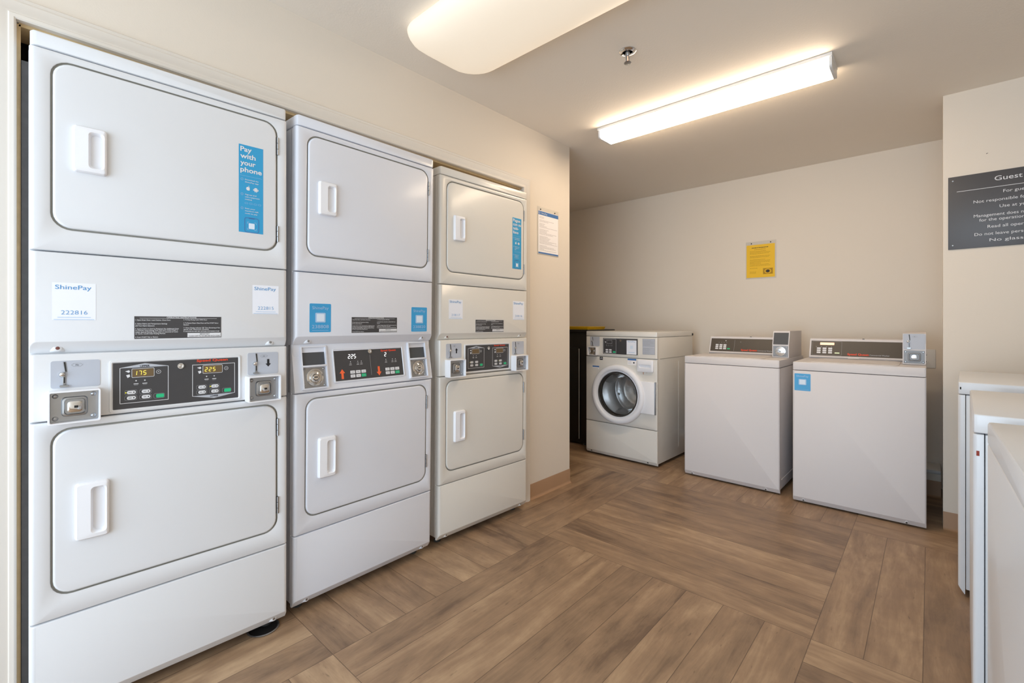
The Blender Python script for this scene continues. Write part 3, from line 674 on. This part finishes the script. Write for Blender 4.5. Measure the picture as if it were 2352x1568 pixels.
# ------------------------------------------------------------------ top loading washers
def washer(label, loc, rot, group, console='modern', coin='round', sticker=False, mt='enamel', cbd=.27, side=False, chips=None, glare=False):
    r = thing('top_load_washer', label, 'washing machine', loc, rot, group); w = .651; D = .711
    b = B(); b.box(.002, w - .002, .024, D, .030, .857, mt, .003)
    for sx, s_ in ((0, -1), (w, 1)):
        x0, x1 = sorted((sx, sx - s_ * .004)); b.box(x0, x1, D - .085, D - .075, .10, .80, mt, .001); b.box(x0, x1, .06, D - .075, .09, .098, mt, .001)
    b.obj('cabinet', r)
    for (x, y) in ((.05, .08), (w - .05, .08), (.05, D - .06), (w - .05, D - .06)):
        b = B(); b.revz(x, y, [(.016, 0), (.018, .006), (.010, .010), (.010, .032)], 'rubber', 14); b.obj('foot', r)
    b = B(); rect_panel(b, 0, w, .010, .8575, mt, slope=(.030, .020), rx=.010, th=.022); fp = b.obj('front_panel', r)
    for sx in (.06, w - .085):
        b = B(); b.loft([(sx - .016, sx + .016, .012, .015, .001, .017), (sx - .007, sx + .007, .016, .032, .005, .005), (sx - .005, sx + .005, .018, .029, .004, .003)], mt); b.obj('screw_boss', fp)
        screw(fp, sx, .023, .003, 'rubber', r=.005)
    if chips:
        for (cy, cz, k, m_) in chips: b = B(); b.box(w - .004, w + .0007, cy - k * .45, cy + k * .45, cz - k, cz + k, m_, .0008); b.obj('paint_chip', fp, 'small chip in the white paint')
    if sticker: pay_sticker(fp, .0113, .100, .728, .838, '', 0, 'blue')
    b = B()      # top deck
    b.loft([(0, w, .8605, .912, .003, D + .012), (0, w, .8605, .912, .004, .012), (.003, w - .003, .8605, .912, .005, .003), (.010, w - .010, .861, .909, .006, 0)], mt, cap0=True); top = b.obj('top_deck', r)
    b = B()      # lid
    b.xf = Matrix.Translation((0, 0, .912)) @ Matrix.Rotation(-PI / 2, 4, 'X')
    if group == GR: b.loft([(.085, .530, .028, .430, .05, .0), (.085, .530, .028, .430, .05, -.001), (.087, .528, .030, .428, .048, -.0018)], mt, n=6)
    else: b.loft([(.085, .530, .028, .430, .05, .0), (.085, .530, .028, .430, .05, -.003), (.090, .525, .033, .425, .046, -.005), (.110, .505, .053, .405, .040, -.005), (.115, .500, .058, .400, .038, -.003)], mt, n=6); b.obj('lid', r)
    # console
    y0, z0, y1, z1 = .455, .917, .505, 1.052
    b = B(); b.extr([(y0 + .012, .912), (y0, z0 + .006), (y0 + .002, z0), (y0 + .002, z0 + .008), (y1, z1 - .004), (y1 + .006, z1), (y1 + .075, z1 + .004), (y1 + .10, .912)], .020, .640, mt)
    cs = b.obj('console', r)
    ang = -math.atan((y1 - y0) / (z1 - z0)); X = tilt(0, y0 - .0015, z0 + .004, ang)
    b = B(); b.xf = X; dk = 'overlay_brown'
    b.loft([(.022, .560, .0, .138, .006, .002), (.023, .560, .001, .137, .005, -.003), (.030, .560, .010, .124, .003, -.0035), (.031, .560, .011, .123, .002, -.002)], mt)
    b.flat(.031, .558, .012, .122, -.0026, dk); y = -.0034
    b.text('Speed Queen', .270 if console == 'modern' else .245, .022, y, .0140, 'red_print', 'L', .03, width=.118); b.text('Commercial Washer', .392 if console == 'modern' else .367, .022, y, .0098, 'plate_grey', 'L', 0, width=.105)
    for i in range(3):
        for j in range(3):
            X0 = .070 + i * .031 if console == 'modern' else .066 + i * .034
            b.flat(X0, X0 + .023, .029 + (2 - j) * .0155, .041 + (2 - j) * .0155, y, 'white_print', .002)
    if console == 'modern':
        b.flat(.163, .185, .030, .040, y, 'green_key', .002); b.flat(.216, .2175, .018, .112, y, 'grey_print')
        for k in range(4): b.rev(.095 + .02 * k, .088, [(.0025, y), (.001, y)], 'grey_print', 8)
        b.rev(.148, .103, [(.003, y), (.001, y)], 'led_white', 8); b.rev(.262, .095, [(.003, y), (.001, y)], 'grey_print', 8)
    else:
        b.ring(.038, .212, .016, .118, .0012, y, 'grey_print', .004); b.flat(.084, .168, .092, .110, y, 'led_amber', .002)
        for k in range(4): b.rev(.062 + .03 * k, .078, [(.003, y), (.001, y)], 'grey_print', 8)
        b.flat(.172, .200, .030, .038, y, 'pale_key', .002)
        b.box(.25, .31, -.003, 0, -.004, .002, 'steel')
    b.obj('control_overlay', cs, 'brown console overlay with keys')
    b = B(); b.revz(.330, y1 + .006, [(.006, z1), (.006, z1 + .003)], 'dark', 12); b.obj('key_hole', cs)
    # coin box on the right rear
    x0 = w - .108; f = cbd; cb = B()
    cb.extr([(f, .913), (f - .004, .918), (f - .004, 1.005), (f + .026 if coin == 'round' else f, 1.100), (f + .03, 1.106), (.66, 1.106), (.665, 1.10), (.665, .913)], x0, w - .001, mt); co = cb.obj('coin_meter', r)
    b = B(); g = f - .004
    b.ring(x0 + .001, w - .002, .916, 1.003, .004, g - .0015, mt, .003)
    b.flat(x0 + .006, w - .007, .922, .998, g - .002, 'steel_dull'); cx, cz = (x0 + w) / 2, .960
    for sx in (-1, 1):
        for sz in (-1, 1): b.rev(cx + sx * .040, cz + sz * .030, [(.005, g - .002), (.003, g - .005)], 'steel', 10)
    if coin == 'round':
        k = .034; b.rev(cx, cz, [(k, g - .002), (k * .97, g - .008), (k * .8, g - .009), (k * .74, g - .005), (k * .58, g - .006), (k * .54, g - .012), (k * .3, g - .013)], 'chrome', 28)
        b.flat(cx - .007, cx + .007, cz - .002, cz + .002, g - .0136, 'dark')
    else:
        k = .030; b.loft([(cx - k, cx + k, cz - k * .85, cz + k * .85, .010, g - .002), (cx - k * .95, cx + k * .95, cz - k * .8, cz + k * .8, .010, g - .008), (cx - k * .8, cx + k * .8, cz - k * .66, cz + k * .66, .008, g - .009), (cx - k * .74, cx + k * .74, cz - k * .6, cz + k * .6, .008, g - .004)], 'steel_dull')
        b.rev(cx, cz, [(.014, g - .004), (.013, g - .012), (.006, g - .013)], 'chrome', 20); b.flat(cx - .004, cx + .004, cz - .0015, cz + .0015, g - .0136, 'dark')
    b.obj('lock_plate', co, 'metal lock plate')
    if coin == 'round':
        b = B(); b.xf = tilt(0, g - .001, 1.006, -math.atan(.030 / .095)); b.flat(x0 + .006, w - .007, .003, .092, -.001, 'blank_black'); b.obj('blank_plate', co)
    else:
        coin_slide(co, x0 + .004, w - .005, 1.006, 1.098, f - .004)
    return r

GW = 'top loading washers in the alcove'; GR = 'washers along the right wall'
washer('top loading white washer between the front loader and the stickered washer', (3.5235, 1.4019, 0), (0, 0, -PI / 2 - .0146), GW, mt='enamel_satin')
washer('top loading white washer with a blue sticker on its front, beside the pier', (3.4635, .665, 0), (0, 0, -PI / 2 + .0089), GW, console='old', coin='square', sticker=True, cbd=.22, mt='enamel_satin')
# right wall: fronts face +y
def rwasher(label, xn, yf, rz, **k):
    # xn = x of the near side; local x runs towards -x
    a = PI + rz; w = .651
    return washer(label, (xn + w * math.cos(rz), yf + w * math.sin(rz), 0), (0, 0, a), GR, **k)
rwasher('white washer on the right standing farthest down the right wall, beside the corner', 2.750, -.089, -.038, chips=[(.008, .886, .005, 'seam_dark')])
rwasher('white washer on the right with a red paint chip, second from the far corner', 1.806, -.088, -.036, chips=[(.010, .805, .007, 'red_chip')])
rwasher('nearest white washer at the lower right, cut off by the photo edge', 1.037, -.115, .010)

# ------------------------------------------------------------------ front loading washer
r = thing('front_load_washer', 'front loading white washer with a round glass door beside the black cabinet', 'washing machine', (3.533, 2.300, 0), (0, 0, -PI / 2 - .027)); w = .683; D = .70
mt = 'enamel_warm'
b = B(); b.box(.002, .006, .024, D, .028, 1.048, mt, .001); b.box(w - .006, w - .002, .024, D, .028, 1.048, mt, .001); b.box(.004, w - .004, D - .006, D, .028, 1.048, mt)
b.box(.004, w - .004, .026, D - .002, 1.040, 1.048, mt); b.box(.004, w - .004, .026, D - .002, .028, .034, mt); b.box(.004, w - .004, .026, .030, .034, .300, mt); b.box(.004, w - .004, .026, .030, .845, 1.04, mt)
for x0, x1 in ((w - .004, w - .0008),):
    b.box(x0, x1, D - .30, D - .294, .10, .84, mt, .001); b.box(x0, x1, .05, D - .02, .872, .876, 'gap')
b.obj('cabinet', r)
for (x, y) in ((.05, .08), (w - .05, .08), (.05, D - .06), (w - .05, D - .06)):
    b = B(); b.revz(x, y, [(.016, 0), (.018, .006), (.010, .010), (.010, .03)], 'rubber', 14); b.obj('foot', r)
b = B(); b.loft([(0, w, 1.050, 1.092, .004, D), (0, w, 1.050, 1.092, .004, .012), (.004, w - .004, 1.050, 1.092, .005, .003), (.010, w - .010, 1.051, 1.089, .006, 0)], mt, cap0=True); b.box(w - .02, w + .004, D - .02, D + .004, 1.052, 1.072, 'dark', .003); b.obj('lid', r)
b = B(); rect_panel(b, 0, w, .8745, 1.047, mt, th=.022); cp = b.obj('control_panel', r)
b = B(); b.loft([(.172, .522, .890, 1.040, .005, 0), (.173, .521, .891, 1.039, .005, -.004), (.178, .516, .896, 1.034, .003, -.002)], mt); b.flat(.1805, .5134, .898, 1.032, -.0026, 'overlay', .002); y = -.0034
b.ring(.186, .312, .904, 1.026, .0016, y, 'white_print', .004); b.ring(.218, .272, .988, 1.016, .0012, y, 'white_print', .002)
for k in range(4): b.rev(.216 + .018 * k, .974, [(.002, y), (.0005, y)], 'white_print', 8); b.flat(.212 + .018 * k, .220 + .018 * k, .965, .967, y, 'grey_print')
for i in range(2):
    for j in range(2): b.flat(.208 + i * .034, .234 + i * .034, .926 - j * .018, .939 - j * .018, y, 'white_print', .004)
b.flat(.280, .306, .910, .923, y, 'green_key', .003); b.poly([(.20, 1.01), (.212, 1.0), (.206, .99)], y, 'white_print')
b.rev(.358, 1.016, [(.010, y), (.0095, y - .005), (.006, y - .005), (.004, y - .004)], 'chrome', 18)
b.flat(.412, .504, .902, 1.020, y, 'sticker_white'); b.text('ShinePay', .458, 1.005, y - .0005, .008, 'blue_print', width=.07); b.flat(.446, .472, .950, .976, y - .0004, 'pale_blue'); b.flat(.430, .486, .918, .921, y - .0004, 'pale_print')
b.obj('control_overlay', cp, 'black control overlay with a white payment sticker')
coin_slide(cp, .047, .1455, .960, 1.044, 0, None, False)
coin_box(cp, .042, .132, .880, .954, 0, .040, True)
b = B(); b.flat(.556, .665, .908, 1.035, -.0004, 'grey_print'); b.flat(.558, .663, .910, 1.033, -.0007, 'plate_grey'); lines(b, .564, 1.020, -.001, [.07, .09, .088, .092, .06, .09, .0, .085, .05, .06, .05, .055, .06, .05], .0082, 'grey_print', seed=5)
b.flat(.558, .663, .966, .968, -.001, 'white_print'); b.obj('instruction_plate', cp, 'grey instruction plate', smooth=False)
b = B(); rect_panel(b, 0, w, .300, .870, mt, th=.022, hole=(.333 - .186, .333 + .186, .560 - .186, .560 + .186), holer=.186)
b.f.pop(); b.mi.pop(); fp = b.obj('front_panel', r)
b = B(); b.flat(.146, .178, .842, .868, -.0006, 'black_print'); b.flat(.150, .174, .853, .857, -.001, 'white_print'); b.poly([(.152, .864), (.160, .860), (.168, .866), (.164, .858)], -.001, 'white_print'); b.obj('caution_sticker', fp, 'small black and white sticker', smooth=False)
b = B(); b.flat(.072, .140, .775, .787, -.0006, 'navy_print'); b.flat(.072, .140, .768, .775, -.0006, 'paper'); b.flat(.128, .140, .758, .768, -.0006, 'paper'); b.obj('name_sticker', fp, 'narrow blue and white sticker', smooth=False)
b = B(); b.flat(.420, .500, .853, .868, -.0006, 'navy_print'); b.flat(.420, .500, .815, .853, -.0006, 'paper'); b.rev(.478, .834, [(.007, -.001), (.001, -.001)], 'black_print', 10); lines(b, .426, .843, -.001, [.03, .03, .03], .009, 'grey_print'); b.obj('rating_sticker', fp, 'small white sticker with a blue heading', smooth=False)
b = B()      # dispenser drawer
b.loft([(.512, .655, .765, .866, .012, 0), (.513, .654, .766, .865, .012, -.012), (.518, .649, .771, .860, .010, -.015), (.530, .638, .798, .826, .010, -.0155), (.533, .635, .801, .823, .009, -.004)], 'plastic_white', n=5); b.obj('dispenser_drawer', r)
b = B(); b.poly([(.56, .762), (.566, .762), (.565, .74), (.561, .75)], -.0006, 'rust'); b.poly([(.59, .762), (.593, .762), (.592, .752)], -.0006, 'rust'); b.obj('rust_stain', fp, smooth=False)
# door
cx, cz = .333, .560
b = B()
b.rev(cx, cz, [(.250, 0), (.252, -.018), (.247, -.032), (.236, -.040), (.218, -.042), (.208, -.036), (.202, -.026), (.199, -.024), (.196, -.030), (.192, -.026), (.188, -.010)], 'plastic_white', 64, cap1=False)
b.loft([(.520, .668, .428, .690, .004, 0), (.520, .668, .428, .690, .004, -.018), (.523, .665, .431, .687, .004, -.021)], 'plastic_white'); dr = b.obj('door', r)
b = B(); b.rev(cx, cz, [(.190, -.020), (.187, -.026), (.180, -.018), (.176, -.006)], 'rubber', 64, cap1=False); b.obj('gasket', dr)
b = B(); b.rev(cx, cz, [(.188, -.012), (.180, -.020), (.150, -.010), (.10, .004), (.05, .010), (.01, .012), (.01, .008), (.05, .006), (.10, .0), (.150, -.014), (.178, -.0235), (.188, -.016), (.188, -.012)], 'door_glass', 64, cap1=False)
b.rev(cx, cz, [(.01, .012), (.002, .012)], 'door_glass', 64); b.rev(cx, cz, [(.01, .008), (.002, .008)], 'door_glass', 64); b.obj('glass', dr)
b = B(); b.box(.6685, .676, -.019, -.002, .428, .690, 'steel', .002)
for k in range(11): b.revz(.672, -.014, [(.0055, .432 + k * .0235), (.0055, .452 + k * .0235)], 'steel', 10)
b.obj('hinge', dr)
b = B()      # stainless drum inside the machine
b.rev(cx, cz, [(.186, .014), (.180, .018), (.178, .030)], 'rubber', 64, cap1=False)
b.rev(cx, cz, [(.178, .030), (.186, .038), (.196, .044), (.215, .060), (.232, .075), (.236, .10), (.230, .13), (.236, .16), (.230, .19), (.236, .22), (.230, .25), (.236, .30), (.225, .325), (.20, .335), (.17, .330), (.15, .340), (.12, .336), (.08, .322), (.03, .318)], 'drum', 64)
for a0 in (70, 190, 310):
    R_ = Matrix.Translation((cx, 0, cz)) @ Matrix.Rotation(math.radians(a0), 4, 'Y')
    b.xf = R_; b.loft([(-.055, .055, .165, .236, .03, .09), (-.05, .05, .150, .236, .03, .12), (-.035, .035, .150, .236, .03, .28), (-.04, .04, .17, .236, .03, .31)], 'drum', cap0=True)
b.xf = None
b.obj('drum', r, 'stainless drum behind the glass')
b = B(); rect_panel(b, 0, w, .014, .296, mt, slope=(.028, .018), rx=.010, th=.022); kp = b.obj('kick_panel', r)
for sx in (.055, w - .085): screw(kp, sx, .030, .006, 'rubber', r=.005)

# ------------------------------------------------------------------ black cabinet in the hall corner with a yellow tray
r = thing('black_cabinet', 'tall black cabinet with a pale metal door edge in the hall corner', 'cabinet', (3.70, 2.56, 0))
b = B(); b.box(.01, .46, -.16, .52, .02, 1.075, 'black_gloss', .004); b.obj('body', r)
b = B(); b.box(-.01, .50, -.175, .54, 1.075, 1.102, 'black_gloss', .004); b.obj('top', r)
b = B(); b.box(-.006, .010, -.075, .50, .06, .93, 'black_gloss', .003); dr = b.obj('door', r)
b = B(); b.box(-.010, -.002, -.082, -.075, .06, .92, 'shelf_pipe', .002); b.obj('edge_strip', dr, 'pale metal edge strip')
for (x, y) in ((.05, -.12), (.05, .46), (.42, -.12), (.42, .46)):
    b = B(); b.box(x - .02, x + .02, y - .02, y + .02, 0, .022, 'rubber'); b.obj('foot', r)
b = B(); b.loft([(3.76, 4.06, 2.42, 2.95, .02, 1.102), (3.75, 4.07, 2.41, 2.96, .02, 1.126), (3.755, 4.065, 2.415, 2.955, .02, 1.130), (3.765, 4.055, 2.425, 2.945, .02, 1.128), (3.77, 4.05, 2.43, 2.94, .02, 1.112)], 'yellow_plastic', cap0=True)
b.v = [(x, z, y) for x, y, z in b.v]
tag(b.obj('yellow_tray'), 'shallow yellow plastic tray lying on top of the black cabinet', 'tray')

# ------------------------------------------------------------------ things on the walls
r = thing('wall_notice', 'white notice with blue header and footer bands, on the wall beside the dryers', 'notice', (2.533, WY, 1.78))
b = B(); b.box(-.118, .118, -.0022, -.0004, -.150, .172, 'acrylic', .0003); b.obj('holder', r, 'clear acrylic holder')
b = B(); b.box(-.110, .113, -.0034, -.0024, -.144, .145, 'paper'); b.flat(-.110, .113, .118, .143, -.0037, 'navy_print'); b.flat(-.110, .113, -.144, -.134, -.0037, 'navy_print')
b.text('ShinePay', -.045, .125, -.0037 - .0002, .011, 'white_print', width=.065)
b.rev(-.098, .1305, [(.007, -.0039), (.005, -.0039)], 'white_print', 12, cap1=False)
lines(b, -.098, .104, -.0037, [.05, .05, .0, .16, .10, 0, .06, .05, .08, .20, .0, .10, .08, .08, .19, .15, .0, .09, .12, .11, .10, .19, .14, .20, 0, .08, .16, .18, .05, .19], .0078, 'paper_text', .0026, seed=9)
b.obj('paper_sheet', r, smooth=False)
for sx in (-.085, .075): screw(r, sx, .155, -.004, 'dark', r=.004)

r = thing('wall_notice', 'small yellow notice on the back wall above the washers', 'notice', (BX, 1.09, 1.70), (0, 0, -PI / 2))
b = B(); b.box(-.118, .122, -.0022, -.0004, -.150, .176, 'acrylic', .0003); b.obj('holder', r, 'clear acrylic holder')
b = B(); b.box(-.112, .111, -.0034, -.0024, -.139, .147, 'yellow_paper')
lines(b, -.07, .118, -.0037, [.13], .01, 'black_print', .005, seed=2); lines(b, -.05, .103, -.0037, [.09], .01, 'yellow_text', .004, seed=3)
lines(b, -.085, .088, -.0037, [.13, .16, .15, 0, .16, .15, .0, .12, .16, .16, .09, .15, .16, .0, .06, 0, .0, .05, .05], .0105, 'yellow_text', .003, seed=4)
b.flat(.020, .095, -.113, -.062, -.0037, 'yellow_text'); b.rev(.057, -.0875, [(.026, -.0041), (.020, -.0041)], 'yellow_paper', 20, cap1=False, sz=.8); b.rev(.057, -.0875, [(.014, -.0041), (.002, -.0041)], 'black_print', 16, sz=.8)
b.obj('paper_sheet', r, smooth=False)
for sx in (-.073, .078): screw(r, sx, .160, -.004, 'dark', r=.004)

r = thing('wall_sign', 'dark grey guest laundry rules sign with white lettering on the right wall', 'sign', (PX, -.383, 1.778), (0, 0, -PI / 2))
b = B(); b.box(-.307, .307, -.006, 0, -.2025, .2025, 'sign_grey', .001); pl = b.obj('plate', r)
b = B(); y = -.0064
b.text('Guest Laundry', 0, .150, y, .0255, 'white_print', bold=.004, width=.252)
b.flat(-.272, .272, .1155, .1180, y, 'white_print')
for t, z_, wd in (('For guest use only', .082, .188), ('Not responsible for lost or stolen items', .041, .412), ('Use at your own risk', .004, .215), ('Management does not assume responsibility', -.037, .410),
                 ('for the operation of laundry machines', -.062, .368), ('Read all operating instructions', -.100, .305), ('Do not leave personal items unattended', -.138, .405), ('No glass containers', -.173, .200 + .09)):
    b.text(t, 0, z_, y, .0165, 'white_print', width=wd * (1.0 if wd < .3 else 1.0))
b.obj('lettering', pl, 'white lettering', smooth=False)
for sx in (-.288, .288):
    for sz in (-.18, .18): screw(r, sx, sz, -.0065, 'steel', r=.004)
b = B(); b.poly([(0, .003), (.008, .0055), (.009, .004), (.002, 0)], -.0006, 'rubber'); o = b.obj('wall_scuff', loc=(PX, -.225, 2.08)); o.rotation_euler = (0, 0, -PI / 2); tag(o, 'tiny dark scuff mark on the wall above the grey sign', 'scuff')

r = thing('wall_outlet', 'cream wall outlet beside the end washer in the alcove', 'outlet', (BX, .025, .915), (0, 0, -PI / 2))
b = B(); b.loft([(-.055, .055, -.070, .062, .004, 0), (-.054, .054, -.069, .061, .004, -.005), (-.050, .050, -.065, .057, .004, -.006)], 'trim'); b.obj('cover_plate', r)
b = B(); b.rev(0, .022, [(.017, -.006), (.016, -.008)], 'trim', 18); b.rev(0, -.025, [(.017, -.006), (.016, -.008)], 'trim', 18)
for z_ in (.022, -.025):
    for sx in (-.006, .006): b.flat(sx - .001, sx + .001, z_ - .004, z_ + .004, -.0084, 'dark')
b.obj('socket', r)
